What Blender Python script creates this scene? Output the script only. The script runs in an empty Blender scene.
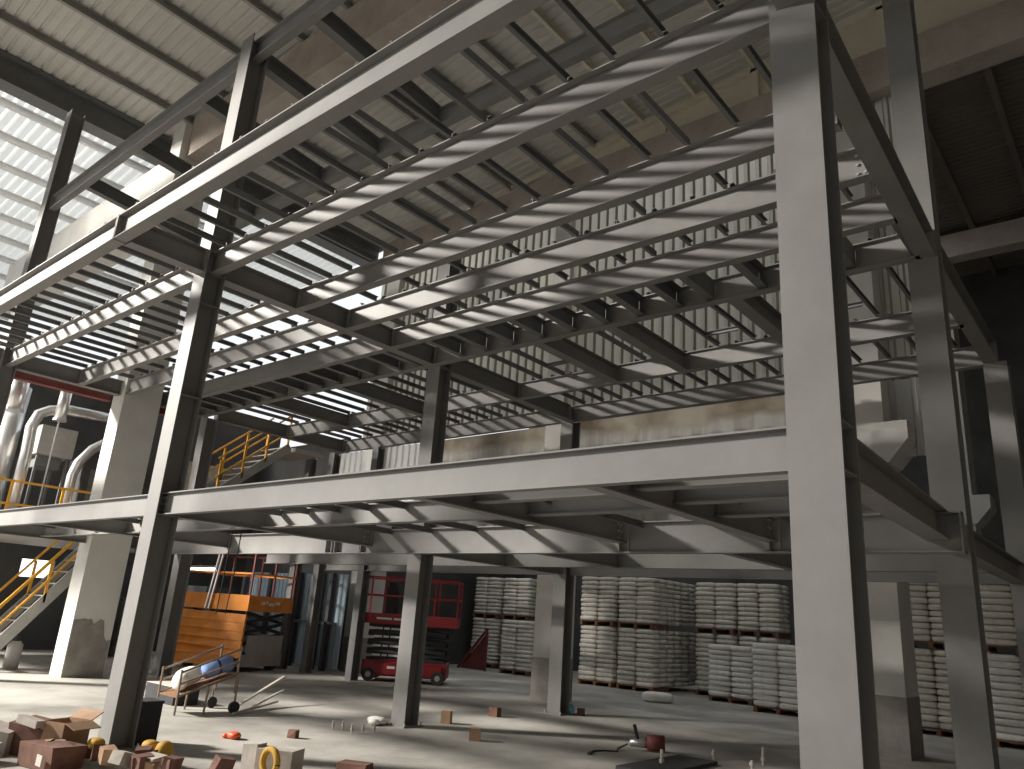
import bpy, math, random
from mathutils import Vector, Matrix
random.seed(7)
C = bpy.context.scene.collection
SC = bpy.context.scene
ORD = ['first','second','third','fourth','fifth','sixth','seventh','eighth','ninth','tenth','eleventh','twelfth',
       'thirteenth','fourteenth','fifteenth','sixteenth','seventeenth','eighteenth','nineteenth','twentieth']

# ------------------------------------------------------------------ materials
def mat(name, col, rough=.6, metal=0., var=.12, scale=3., col2=None, bump=0., detail=6, emit=0.):
    m = bpy.data.materials.new(name); m.use_nodes = True
    nt = m.node_tree; b = nt.nodes['Principled BSDF']
    b.inputs['Roughness'].default_value = rough; b.inputs['Metallic'].default_value = metal
    tc = nt.nodes.new('ShaderNodeTexCoord'); n = nt.nodes.new('ShaderNodeTexNoise')
    n.inputs['Scale'].default_value = scale; n.inputs['Detail'].default_value = detail
    n.inputs['Roughness'].default_value = .65
    nt.links.new(tc.outputs['Object'], n.inputs['Vector'])
    r = nt.nodes.new('ShaderNodeValToRGB')
    c2 = col2 or tuple(min(1, c*(1+var)) for c in col); c1 = col if col2 else tuple(c*(1-var) for c in col)
    r.color_ramp.elements[0].position = .35; r.color_ramp.elements[1].position = .68
    r.color_ramp.elements[0].color = (*c1, 1); r.color_ramp.elements[1].color = (*c2, 1)
    nt.links.new(n.outputs['Fac'], r.inputs['Fac']); nt.links.new(r.outputs['Color'], b.inputs['Base Color'])
    if bump:
        bp = nt.nodes.new('ShaderNodeBump'); bp.inputs['Strength'].default_value = bump; bp.inputs['Distance'].default_value = .02
        nt.links.new(n.outputs['Fac'], bp.inputs['Height']); nt.links.new(bp.outputs['Normal'], b.inputs['Normal'])
    if emit:
        b.inputs['Emission Color'].default_value = (*col, 1); b.inputs['Emission Strength'].default_value = emit
    return m

M = {}
M['steel']  = mat('grey_primer_steel', (.205,.198,.19), .6, 0, .1, 1.6)
M['steel2'] = mat('dark_grey_joist_steel', (.16,.16,.16), .6, 0, .12, 2.5)
M['plate']  = mat('plate_steel', (.25,.24,.23), .55, .1, .12, 3)
M['bolt']   = mat('zinc_bolt', (.62,.62,.6), .35, .7, .08, 9)
M['floor']  = mat('dusty_concrete_floor', (.26,.245,.22), .85, 0, 0, .7, (.47,.45,.41), .15, 9)
M['conc']   = mat('painted_concrete', (.68,.665,.63), .85, 0, .08, 1.2, None, .1)
M['rawconc']= mat('bare_concrete', (.24,.225,.205), .9, 0, 0, 3, (.36,.335,.30), .3)
M['ring']   = mat('brown_grey_concrete', (.37,.32,.28), .9, 0, 0, 1.1, (.51,.45,.40), .2)
M['roof']   = mat('ribbed_roof_sheet', (.62,.61,.575), .6, 0, .07, .5)
M['roofL']  = mat('white_roof_sheet', (.85,.86,.85), .55, 0, .04, .5)
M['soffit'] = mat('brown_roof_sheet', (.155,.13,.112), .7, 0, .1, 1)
M['purlin'] = mat('grey_purlin', (.36,.35,.33), .6, 0, .1, 2)
M['purlinL']= mat('white_purlin', (.8,.8,.79), .6, 0, .05, 2)
M['cream']  = mat('cream_panel', (.70,.66,.54), .7, 0, .07, 1)
M['clad']   = mat('cream_cladding', (.66,.63,.55), .6, 0, .06, .6)
M['cladlow']= mat('white_cladding', (.66,.65,.62), .5, 0, .05, .6)
M['blue']   = mat('blue_grey_sheet', (.36,.46,.52), .6, 0, .1, 1)
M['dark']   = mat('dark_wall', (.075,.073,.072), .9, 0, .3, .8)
M['darkpost']=mat('dark_post', (.06,.06,.065), .7, 0, .1, 2)
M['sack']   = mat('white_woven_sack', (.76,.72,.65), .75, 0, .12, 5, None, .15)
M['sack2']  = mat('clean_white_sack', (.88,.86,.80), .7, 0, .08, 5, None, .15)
M['ink']    = mat('printed_ink', (.08,.09,.1), .7, 0, .2, 9)
M['wood']   = mat('pallet_wood', (.23,.12,.065), .85, 0, .2, 8)
M['yellow'] = mat('yellow_paint', (.80,.40,.035), .5, 0, .12, 4)
M['orange'] = mat('orange_paint', (.78,.27,.03), .5, 0, .14, 3)
M['red']    = mat('red_paint', (.27,.012,.016), .5, 0, .14, 3)
M['maroon'] = mat('maroon_paint', (.19,.045,.04), .6, 0, .15, 3)
M['black']  = mat('black_rubber', (.03,.03,.033), .7, 0, .2, 4)
M['white']  = mat('white_lettering', (.75,.75,.74), .6, 0, .08, 5)
M['silver'] = mat('silver_cladding_metal', (.72,.72,.72), .3, .85, .06, 3)
M['grey']   = mat('grey_machine_paint', (.40,.39,.37), .6, 0, .1, 3)
M['card']   = mat('cardboard', (.40,.25,.155), .85, 0, .14, 5)
M['brick']  = mat('red_brown_block', (.17,.085,.062), .9, 0, .25, 6, None, .3)
M['pale']   = mat('pale_broken_block', (.52,.47,.42), .9, 0, .15, 7, None, .3)
M['plaster']= mat('pale_plaster_brick', (.42,.36,.29), .9, 0, 0, 4, (.60,.53,.42), .2)
M['yel2']   = mat('ochre_plastic', (.58,.33,.045), .7, 0, .15, 6)
M['bluecl'] = mat('blue_cloth', (.24,.36,.70), .8, 0, .12, 6)
M['cyan']   = mat('light_blue_plastic', (.20,.48,.72), .6, 0, .15, 6)
M['redpl']  = mat('orange_red_plastic', (.75,.10,.03), .5, 0, .1, 6)
M['tubem']  = mat('lit_tube', (.86,.94,1.), .5, 0, .01, 2, None, 0, 2, 14.)
M['winm']   = mat('daylit_window', (1.,.98,.92), .5, 0, .01, 2, None, 0, 2, 2.2)

def dirty_wall():
    m = mat('stained_concrete_wall', (.56,.55,.53), .9, 0, .05, 1)
    nt = m.node_tree; b = nt.nodes['Principled BSDF']
    tc = nt.nodes.new('ShaderNodeTexCoord'); sep = nt.nodes.new('ShaderNodeSeparateXYZ')
    nt.links.new(tc.outputs['Object'], sep.inputs[0])
    n = nt.nodes.new('ShaderNodeTexNoise'); n.inputs['Scale'].default_value = .9; n.inputs['Detail'].default_value = 7
    nt.links.new(tc.outputs['Object'], n.inputs['Vector'])
    mp = nt.nodes.new('ShaderNodeMapping'); mp.inputs['Scale'].default_value = (5, 5, .25)
    nt.links.new(tc.outputs['Object'], mp.inputs[0])
    n2 = nt.nodes.new('ShaderNodeTexNoise'); n2.inputs['Scale'].default_value = 1.6; n2.inputs['Detail'].default_value = 4
    nt.links.new(mp.outputs[0], n2.inputs['Vector'])
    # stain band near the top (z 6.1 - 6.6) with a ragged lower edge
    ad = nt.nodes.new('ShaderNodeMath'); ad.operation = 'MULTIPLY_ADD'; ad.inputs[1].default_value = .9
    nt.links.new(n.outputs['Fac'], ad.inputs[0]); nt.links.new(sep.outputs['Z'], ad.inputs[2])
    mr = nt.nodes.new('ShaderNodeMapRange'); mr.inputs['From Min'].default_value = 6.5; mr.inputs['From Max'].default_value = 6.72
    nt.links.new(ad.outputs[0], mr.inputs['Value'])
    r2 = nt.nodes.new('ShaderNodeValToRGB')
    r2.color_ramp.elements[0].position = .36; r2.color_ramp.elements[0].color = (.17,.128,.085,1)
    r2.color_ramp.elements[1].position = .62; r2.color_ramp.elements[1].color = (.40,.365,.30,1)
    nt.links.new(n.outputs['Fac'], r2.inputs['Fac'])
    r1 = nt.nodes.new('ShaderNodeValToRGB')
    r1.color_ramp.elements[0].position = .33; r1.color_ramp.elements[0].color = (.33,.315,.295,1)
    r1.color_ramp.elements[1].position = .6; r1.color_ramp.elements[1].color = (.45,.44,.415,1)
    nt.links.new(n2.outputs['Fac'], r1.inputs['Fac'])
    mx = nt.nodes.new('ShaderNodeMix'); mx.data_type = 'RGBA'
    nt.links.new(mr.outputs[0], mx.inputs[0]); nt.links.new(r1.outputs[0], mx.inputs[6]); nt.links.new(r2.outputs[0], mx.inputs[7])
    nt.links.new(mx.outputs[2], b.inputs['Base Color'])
    return m
M['dirty'] = dirty_wall()
def translucent(m, f, tint=(.95,.94,.91,1)):
    nt = m.node_tree; b = nt.nodes['Principled BSDF']; out = [n for n in nt.nodes if n.type == 'OUTPUT_MATERIAL'][0]
    t = nt.nodes.new('ShaderNodeBsdfTranslucent'); t.inputs[0].default_value = tint
    mx = nt.nodes.new('ShaderNodeMixShader'); mx.inputs[0].default_value = f
    nt.links.new(b.outputs[0], mx.inputs[1]); nt.links.new(t.outputs[0], mx.inputs[2]); nt.links.new(mx.outputs[0], out.inputs[0])
M['cladshade'] = mat('cream_rib_shade', (.36,.34,.28), .6, 0, .06, .6)  # darker cream for rib flanks: rib shading put into the colour
translucent(M['roofL'], .55)
translucent(M['clad'], .55, (.99,.94,.82,1)); translucent(M['cladlow'], .35)

# ------------------------------------------------------------------ mesh builder
class MB:
    def __init__(s): s.v = []; s.f = []; s.mi = []; s.cur = 0
    def add(s, vs, fs):
        o = len(s.v); s.v += [tuple(v) for v in vs]; s.f += [tuple(i+o for i in f) for f in fs]; s.mi += [s.cur]*len(fs); return s
    def box(s, a, b):
        x0,y0,z0 = a; x1,y1,z1 = b
        if x0>x1: x0,x1=x1,x0
        if y0>y1: y0,y1=y1,y0
        if z0>z1: z0,z1=z1,z0
        return s.add([(x0,y0,z0),(x1,y0,z0),(x1,y1,z0),(x0,y1,z0),(x0,y0,z1),(x1,y0,z1),(x1,y1,z1),(x0,y1,z1)],
              [(0,3,2,1),(4,5,6,7),(0,1,5,4),(1,2,6,5),(2,3,7,6),(3,0,4,7)])
    def cbox(s, c, d, R=None):
        R = R or Matrix.Identity(3); c = Vector(c); h = [t/2 for t in d]; vs = []
        for z in (-1,1):
            for (x,y) in ((-1,-1),(1,-1),(1,1),(-1,1)): vs.append(c + R@Vector((x*h[0],y*h[1],z*h[2])))
        return s.add(vs, [(0,3,2,1),(4,5,6,7),(0,1,5,4),(1,2,6,5),(2,3,7,6),(3,0,4,7)])
    def sweep(s, prof, p0, p1, up=(0,0,1)):
        """extrude closed profile (u sideways, v along up) from p0 to p1"""
        p0 = Vector(p0); p1 = Vector(p1); d = (p1-p0).normalized(); up = Vector(up)
        u = d.cross(up).normalized(); w = u.cross(d).normalized(); n = len(prof)
        vs = [p0+u*a+w*b for a,b in prof]+[p1+u*a+w*b for a,b in prof]
        fs = [(i,(i+1)%n,n+(i+1)%n,n+i) for i in range(n)]+[tuple(range(n))[::-1], tuple(range(n,2*n))]
        return s.add(vs, fs)
    def isec(s, p0, p1, h=.32, b=.18, tf=.014, tw=.01, up=(0,0,1)):
        H=h/2; B=b/2; w=tw/2
        return s.sweep([(-B,-H),(B,-H),(B,-H+tf),(w,-H+tf),(w,H-tf),(B,H-tf),(B,H),(-B,H),(-B,H-tf),(-w,H-tf),(-w,-H+tf),(-B,-H+tf)], p0, p1, up)
    def chan(s, p0, p1, h=.1, b=.05, t=.008, up=(0,0,1), sgn=1):
        H=h/2; q=sgn
        return s.sweep([(0,-H),(q*b,-H),(q*b,-H+t),(q*t,-H+t),(q*t,H-t),(q*b,H-t),(q*b,H),(0,H)], p0, p1, up)
    def bar(s, p0, p1, a=.04, b=None, up=(0,0,1)):
        b = b or a
        d = Vector(p1)-Vector(p0)
        if abs(d.normalized().z) > .98 and abs(Vector(up).z) > .9: up = (0,1,0)
        return s.sweep([(-a/2,-b/2),(a/2,-b/2),(a/2,b/2),(-a/2,b/2)], p0, p1, up)
    def tube(s, pts, r, n=10, cap=True):
        pts = [Vector(p) for p in pts]; rings = []; k = len(pts)
        rr = r if isinstance(r,(list,tuple)) else [r]*k
        ref = None; o = len(s.v); vs = []
        for i,p in enumerate(pts):
            d = ((pts[min(i+1,k-1)]-pts[max(i-1,0)])).normalized()
            if ref is None: ref = Vector((0,0,1)) if abs(d.z)<.9 else Vector((0,1,0))
            u = d.cross(ref).normalized(); w = u.cross(d).normalized(); ref = w
            for j in range(n):
                a = 2*math.pi*j/n; vs.append(p+u*(rr[i]*math.cos(a))+w*(rr[i]*math.sin(a)))
        fs = []
        for i in range(k-1):
            for j in range(n):
                fs.append((i*n+j, i*n+(j+1)%n, (i+1)*n+(j+1)%n, (i+1)*n+j))
        if cap: fs += [tuple(range(n))[::-1], tuple(range((k-1)*n,k*n))]
        return s.add(vs, fs)
    def ell(s, c, r, R=None, nu=14, nv=9, e=1.):
        R = R or Matrix.Identity(3); c = Vector(c); vs = []; fs = []
        pw = lambda t: math.copysign(abs(t)**e, t)
        for i in range(nv+1):
            ph = -math.pi/2+math.pi*i/nv
            for j in range(nu):
                th = 2*math.pi*j/nu
                vs.append(c+R@Vector((r[0]*pw(math.cos(ph))*pw(math.cos(th)), r[1]*pw(math.cos(ph))*pw(math.sin(th)), r[2]*pw(math.sin(ph)))))
        for i in range(nv):
            for j in range(nu): fs.append((i*nu+j, i*nu+(j+1)%nu, (i+1)*nu+(j+1)%nu, (i+1)*nu+j))
        return s.add(vs, fs)
    def mesh(s, name, mats, smooth=False):
        me = bpy.data.meshes.new(name); me.from_pydata(s.v, [], s.f)
        for m in (mats if isinstance(mats,(list,tuple)) else [mats]): me.materials.append(M[m] if isinstance(m,str) else m)
        me.polygons.foreach_set('material_index', s.mi)
        if smooth: me.polygons.foreach_set('use_smooth', [True]*len(me.polygons))
        me.update(); return me
    def build(s, name, mats, parent=None, smooth=False):
        o = bpy.data.objects.new(name, s.mesh(name, mats, smooth)); C.objects.link(o)
        if parent:
            o.parent = parent; o.matrix_parent_inverse = parent.matrix_world.inverted() if parent.matrix_world != Matrix.Identity(4) else Matrix.Identity(4)
        return o

def tag(o, label, cat, group=None, kind=None):
    o['label'] = label; o['category'] = cat
    if group: o['group'] = group
    o['kind'] = kind or 'thing'
    n = len(label.split())
    if not 4 <= n <= 16: print('LABEL LENGTH', n, label)
    return o
def struct(name, mb, mats, label=None, cat=None, smooth=False):
    o = mb.build(name, mats, None, smooth); o['kind'] = 'structure'
    if label: o['label'] = label; o['category'] = cat
    return o
def empty(name, loc, label, cat, group=None, rz=0.):
    """an Empty at the thing's base; parts are given in world coordinates when rz is 0"""
    o = bpy.data.objects.new(name, None); C.objects.link(o); o.empty_display_size = .2
    o.location = loc; o.rotation_euler = (0,0,rz)
    o.matrix_world = Matrix.Translation(loc) @ Matrix.Rotation(rz,4,'Z')
    return tag(o, label, cat, group)
def local(o, mb, name, mats, smooth=False):
    """part given in the Empty's own coordinates"""
    c = bpy.data.objects.new(name, mb.mesh(name, mats, smooth)); C.objects.link(c); c.parent = o; return c

# ------------------------------------------------------------------ levels and rows of the frame (metres)
XL, XR, XF = -9.75, -1.47, -17.95          # column lines: front-left, front-right, far-left
Y0, Y1, Y2 = 4.60, 9.20, 13.38             # column rows
ZB2, ZT2 = 6.08, 6.42                      # upper deck beams, bottom and top
ZB1, ZT1 = 2.72, 3.0                       # lower deck beams
ZC2 = (ZB2+ZT2)/2; ZC1 = (ZB1+ZT1)/2; H2 = ZT2-ZB2; H1 = ZT1-ZB1

# ------------------------------------------------------------------ steel columns
def column(x, y, ztop, label, z0=0., w=.32, d=.30, bandz=(), base=True):
    o = empty('steel_column', (x,y,z0), label, 'column', 'steel columns of the mezzanine frame')
    m = MB(); m.isec((x,y,z0+(.02 if base else 0)), (x,y,ztop), d, w, .016, .012, up=(0,1,0)); m.build('shaft', 'steel', o)
    if base:
        MB().cbox((x,y,z0+.01), (w+.12,d+.12,.02)).build('base_plate', 'plate', o)
        for sx in (-1,1):
            for sy in (-1,1):
                b = MB(); b.tube([(x+sx*(w/2+.035), y+sy*(d/2+.03), z0+.02),(x+sx*(w/2+.035), y+sy*(d/2+.03), z0+.065)], .016, 6); b.build('anchor_bolt', 'bolt', o)
    for z in bandz:
        for sx in (-1,1): MB().box((x+sx*.0062, y-d/2+.0165, z-.006),(x+sx*(w/2-.01), y+d/2-.0165, z+.006)).build('stiffener', 'steel', o)
    return o
column(XL, Y0, 10.12, 'tall grey front-left column standing in the sunlit floor by the rubble', bandz=(2.72,2.99,5.62,6.09,6.4,4.3))
column(XR, Y0, 10.4, 'wide pale steel column nearest the camera at right', bandz=(2.7,3.0,6.08,6.42))
column(XL, Y1, 8.5, 'middle steel column with sunlit face, standing beside small wooden blocks', bandz=(2.72,6.08))
column(XL, Y2, ZB2, 'grey steel column in front of the white concrete pillar by pallets')
column(-1.64, Y1, 10.6, 'second grey column at right, carrying bolted beam end from behind', bandz=(2.72,6.08))
column(-1.55, Y2, ZB2, 'dim grey steel column at far right edge behind two others')
column(XF, Y0, 12.3, 'thin hazy column at far left rising above the upper frame')
column(XF, Y1, ZB2, 'dark slim column behind the white concrete pillar at left')

# posts of the lower rear corner seen above the lower deck
def rpost(x, y, z0, z1, label):
    m = MB(); m.isec((x,y,z0),(x,y,z1), .24, .24, .014, .01, up=(0,1,0)); o = m.build('steel_post', 'steel2'); tag(o, label, 'post', 'short posts at the rear left of the lower deck'); return o
rpost(-19.4, Y2, 0, 6.07, 'dark short post standing beside the upper yellow stair')
rpost(-18.25, Y2, 0, 6.07, 'dark short post between pale sheets and stained wall')
rpost(-16.3, Y2, 0, 6.07, 'grey short post in front of the stained wall, left end')

# ------------------------------------------------------------------ beams
def beam(p0, p1, h, label, b=.135, name='steel_beam', mt='steel', plates=(0,1), bolts=(), group='main beams of the steel frame'):
    p0 = Vector(p0); p1 = Vector(p1); d = (p1-p0).normalized(); u = d.cross(Vector((0,0,1)))
    o = empty(name, (p0+p1)/2-Vector((0,0,h/2)), label, 'beam', group)
    MB().isec(p0, p1, h, b, .014, .01).build('web_and_flanges', mt, o)
    for e,(p,s) in enumerate(((p0,1),(p1,-1))):
        if e in plates:
            m = MB(); c = p+d*(s*.008); m.sweep([(-b/2-.004,-h/2-.004),(b/2+.004,-h/2-.004),(b/2+.004,h/2+.004),(-b/2-.004,h/2+.004)], c-d*.008, c+d*.008); m.build('end_plate', 'plate', o)
    for (e, rows) in bolts:       # bolts through the web close to the end
        p, s = ((p0,1),(p1,-1))[e]
        for k in range(rows):
            for c in (0,1):
                q = p+d*(s*(.05+.07*c))+Vector((0,0,(k-(rows-1)/2)*h*.6/max(1,rows-1)))
                for side in (-1,1):
                    if side == (1 if u.y < 0 or u.x > 0 else -1) or True:
                        MB().tube([q+u*side*.005, q+u*side*.022], .016, 6).build('bolt', 'bolt', o)
    return o

hw = .16; hd = .15     # half column sizes
# --- upper deck (level 2): beams along the long direction
row_names = {3.34:'front edge', 4.60:'front column row', 6.05:'first inner row', 7.0:'second inner row', 7.98:'third inner row', 9.0:'middle column row', 11.45:'fourth inner row', Y2:'rear column row'}
rows2 = [3.34, 4.60, 6.05, 7.0, 7.98, 9.0, 11.45, Y2]
for y in rows2:
    n = row_names[y]
    xr0 = XL+.1 if y not in (4.60,Y2) else XL+.008
    if y == 3.34:
        beam((XL+.0,y,ZC2),(XR+1.6,y,ZC2), H2, 'longest upper beam, sunlit front edge beam crossing to the top border', b=.16, plates=(0,))
        beam((XF-3,y,ZC2),(XL-.02,y,ZC2), H2, 'hazy upper edge beam at left with a bright sunlit web strip', b=.16, plates=(1,))
        continue
    e1 = XR-.16 if y != 4.6 else XR-.008
    if y == Y2: e1 = -1.55-.008
    beam((xr0,y,ZC2),(e1,y,ZC2), H2, 'upper deck beam in the %s, right bay' % n, bolts=((1,3),) if y in (4.6,7.0) else ())
    e0 = XF+.1 if y not in (4.6,) else XF+.008
    beam((e0,y,ZC2),(XL-.1 if y not in (4.6,Y2) else XL-.008,y,ZC2), H2, 'upper deck beam in the %s, left bay' % n)
# --- upper deck: cross beams
def cross2(x, y0, y1, label, x1=None): return beam((x,y0,ZC2),(x if x1 is None else x1,y1,ZC2), H2, label, b=.2)
cross2(XL, 3.44, Y0-hd, 'short upper cantilever beam from front-left column to the front edge beam')
cross2(XL, Y0+hd, Y1-hd, 'upper cross beam from the front-left column to the middle column')
cross2(XL, Y1+hd, Y2-hd, 'upper cross beam from the middle column back to the pillar side column')
cross2(XR, 3.44, Y0-hd, 'short upper cantilever beam at the top of the nearest column')
cross2(XR, Y0+hd, Y1-hd, 'upper cross beam running between the two large right columns', -1.6)
cross2(-1.6, Y1+hd, Y2-hd, 'dark upper cross beam behind the second right column')
cross2(XF, 3.44, Y0-hd, 'short upper cantilever beam at the far-left column')
cross2(XF, Y0+hd, Y1-hd, 'upper cross beam at the far left above the maroon girder')
cross2(XF, Y1+hd, Y2, 'upper cross beam at the far left rear, above the upper yellow stair')
for x,nm in ((-7.35,'nearest the middle column'),(-5.95,'in the middle of the bay'),(-3.95,'nearest the right column')):
    beam((x,9.006,ZC2-.01),(x,11.444,ZC2-.01), H2-.04, 'deep upper cross beam behind the middle row, %s' % nm, b=.2)
for x,nm in ((-15.3,'left one'),(-12.6,'right one')):
    beam((x,9.006,ZC2-.01),(x,11.444,ZC2-.01), H2-.04, 'deep upper cross beam over the yellow stair, %s' % nm, b=.2)
# --- joists of the upper deck
def joist(x, y0, y1, z, label, grp, h=.08, b=.042, cleat=True, name='steel_joist'):
    m = MB(); m.chan((x,y0,z),(x,y1,z), h, b, .008, sgn=random.choice((1,1,-1)))
    o = m.build(name, 'steel2'); tag(o, label, 'joist', grp)
    if cleat:
        c = MB(); c.box((x-.09,y0+.10,z-h/2-.03),(x+.09,y0+.11,z-h/2+.045)); c.box((x-.09,y0+.02,z-h/2-.03),(x+.09,y0+.10,z-h/2-.022)); c.build('cleat', 'steel2', o)
    return o
ZJ = ZT2+.042
def joists(xs, y0, y1, z, where, bay, grp, cleat=True, **k):
    for i,x in enumerate(xs):
        lab = '%s joist from the left, %s, %s' % (ORD[i].capitalize() if 0 else ORD[i], where, bay)
        joist(x+random.uniform(-.012,.012), y0, y1, z, lab, grp, cleat=cleat, **k)
def pitch(x0, x1, p): 
    r = []; x = x0
    while x < x1: r.append(x); x += p
    return r
P = .487
jr = pitch(XL+.36, XR-.28, P); jl = pitch(XF+.3, XL-.15, P)
joists(jr, 3.30, 4.56, ZJ, 'between front edge and front column row, upper deck', 'right bay', 'upper joists right bay front strip', False)
joists(jr, 4.57, 6.02, ZJ, 'between front column row and first inner row', 'right bay', 'upper joists right bay first strip')
joists(pitch(XL+.75,XR-.3,.98), 6.02, 6.97, ZJ, 'between first and second inner rows, upper deck', 'right bay', 'upper joists right bay second strip')
joists(jr, 6.98, 7.95, ZJ, 'between second and third inner rows, upper deck', 'right bay', 'upper joists right bay third strip', False)
joists(pitch(XL+.7,XR-.2,.487*1.25), 7.98+.012, 9.0-.012, ZC2+.02, 'deep, between third inner and middle rows', 'right bay', 'deep upper joists right bay', False, h=.27, b=.12, name='deep_steel_joist')
joists([-9.1,-8.55,-8.0,-6.7,-5.3,-4.65,-3.3,-2.75,-2.2], 9.0, 11.45, ZJ, 'between middle and fourth inner rows', 'right bay', 'upper joists right bay rear strip', False)
joists(jr, 11.46, Y2+.02, ZJ, 'in the last strip before the stained wall', 'right bay', 'upper joists right bay last strip', False)
joists(jl, 3.30, 4.56, ZJ, 'between front edge and front column row, upper deck', 'left bay', 'upper joists left bay front strip', False)
joists(jl, 4.57, 6.02, ZJ, 'between front column row and first inner row', 'left bay', 'upper joists left bay first strip', False)
joists(pitch(XF+.5,XL-.2,.7), 6.03, 6.97, ZJ, 'between first and second inner rows, upper deck', 'left bay', 'upper joists left bay second strip', False)
joists(jl, 6.98, 7.95, ZJ, 'between second and third inner rows, upper deck', 'left bay', 'upper joists left bay third strip', False)
joists(pitch(XF+.6,XL-.2,.487*1.25), 7.98+.012, 9.0-.012, ZC2+.02, 'deep, between third inner and middle rows', 'left bay', 'deep upper joists left bay', False, h=.27, b=.12, name='deep_steel_joist')
joists(pitch(XF+.5,XL-.3,.55), 9.0, 11.45, ZJ, 'between middle and fourth inner rows', 'left bay', 'upper joists left bay rear strip', False)
joists(jl, 11.46, Y2+.02, ZJ, 'in the last strip above the short posts', 'left bay', 'upper joists left bay last strip', False)
# short braces tying the rear joists
for (x0,x1,nm) in ((-8.55,-8.0,'left'),(-5.25,-4.7,'middle'),(-3.25,-2.8,'right')):
    tag(MB().chan((x0,10.9,ZJ),(x1,10.9,ZJ),.07,.05).build('joist_brace','steel2'), 'short brace tying two rear upper joists, %s of three' % nm, 'brace', 'short joist braces')

# --- top frame (level 3)
Z3 = 9.9; H3 = .34
beam((XF+hw,Y0,Z3),(XL-.01,Y0,Z3), H3, 'topmost hazy beam from far-left column to the front-left column', mt='steel')
beam((XL+.01,Y0,Z3),(XR-.2,Y0,Z3), H3, 'topmost beam leaving the front-left column towards the top border')
beam((XF,7.15,Z3-.3),(XR,7.15,Z3-.3), H3, 'topmost inner beam seen through the joists of the upper deck')
for i,(x,nm) in enumerate(((-16.1,'nearest the far-left column'),(-13.75,'second from the far-left column'),(-11.4,'just left of the front-left column'),(XL,'at the front-left column'),(-8.2,'just right of the front-left column'),)):
    beam((x,Y0+(hd if x==XL else .02),Z3-.02),(x,7.15-.004,Z3-.24), .28, 'topmost cross beam, %s' % nm, b=.16, mt='steel2', plates=(), group='cross beams of the top frame')

# --- lower deck (level 1)
beam((XL+.01,Y0-.03,ZC1),(XR-.01,Y0-.03,ZC1), H1, 'long pale front beam of the lower deck between the two front columns', b=.10, bolts=((0,3),(1,3)))
beam((XF+.01,Y0-.03,ZC1),(XL-.01,Y0-.03,ZC1), H1, 'bright sunlit front beam of the lower deck left of the front-left column', b=.10)
beam((XL+.1,6.05,ZC1+.01),(-5.05,6.05,ZC1+.01), H1-.04, 'lower deck secondary beam with crisp joist shadows', plates=())
beam((XF+.1,6.05,ZC1+.01),(XL-.1,6.05,ZC1+.01), H1-.04, 'lower deck secondary beam with bright sunlit squares, left bay', plates=())
beam((XL-.15,8.05,2.79),(-1.35,8.05,2.79), .37, 'deep pale inner beam of the lower deck with soft stripes, right bay')
beam((XF+.1,8.05,2.79),(XL-.17,8.05,2.79), .37, 'deep pale inner beam of the lower deck, left bay')
beam((XL+.2,11.45,ZC1),(-1.6,11.45,ZC1), H1, 'lower deck beam behind the deep inner beam, right bay', plates=())
beam((XF,11.45,ZC1),(XL+.18,11.45,ZC1), H1, 'lower deck beam behind the deep inner beam, left bay', plates=())
beam((XL+.17,Y2,ZC1),(-1.72,Y2,ZC1), H1, 'rearmost lower deck beam above the sack stacks', plates=())
beam((XF,Y2,ZC1),(XL-.17,Y2,ZC1), H1, 'rearmost lower deck beam above the scissor lifts', plates=())
def cross1(x,y0,y1,label,x1=None,**k): return beam((x,y0,ZC1),(x if x1 is None else x1,y1,ZC1), H1, label, **k)
cross1(XL,Y0+hd,8.05-.01,'lower cross beam behind the front-left column', bolts=((1,3),))
cross1(XL,8.07,Y1-hd,'short lower cross beam ending at the middle column', plates=())
cross1(XL,Y1+hd,Y2-hd,'lower cross beam from middle column to the pillar side column', plates=())
cross1(-5.0,Y0,8.05-.01,'lower cross beam under the middle of the long pale beam', bolts=((1,3),))
cross1(-3.15,Y0,8.05-.01,'lower cross beam closest to the nearest column', bolts=((1,3),))
cross1(-14.0,Y0,8.05-.01,'lower cross beam in the left bay near the white pillar')
cross1(XF,Y0+hd,Y1-hd,'lower cross beam at the far-left column')
cross1(XR,Y0+hd,Y1-hd,x1=-1.6,label='bolted lower beam between the two large right columns', b=.2, bolts=((1,3),))
cross1(-1.6,Y1+hd,Y2-hd,'dark lower beam behind the second right column', b=.2)
cross1(-7.2,8.06,11.44,'lower cross beam hidden behind the deep inner beam', plates=())
cross1(-4.2,8.06,11.44,'lower cross beam behind the deep inner beam, right side', plates=())
for y,xa,xb,nm in ((5.35,-5.0,-3.15,'front one'),(6.2,-5.0,-3.15,'rear one')):
    beam((xa+.01,y,ZC1+.03),(xb-.01,y,ZC1+.03), .2, 'small lower filler beam between two cross beams, %s' % nm, b=.12, plates=(), group='filler beams of the lower deck')
for y,nm in ((5.2,'front one'),(5.9,'middle one'),(6.7,'rear one')):
    beam((-3.14,y,ZC1+.03),(XR-.065,y,ZC1+.03), .2, 'small lower filler beam beside the nearest column, %s' % nm, b=.12, plates=(), group='filler beams of the lower deck')
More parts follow.
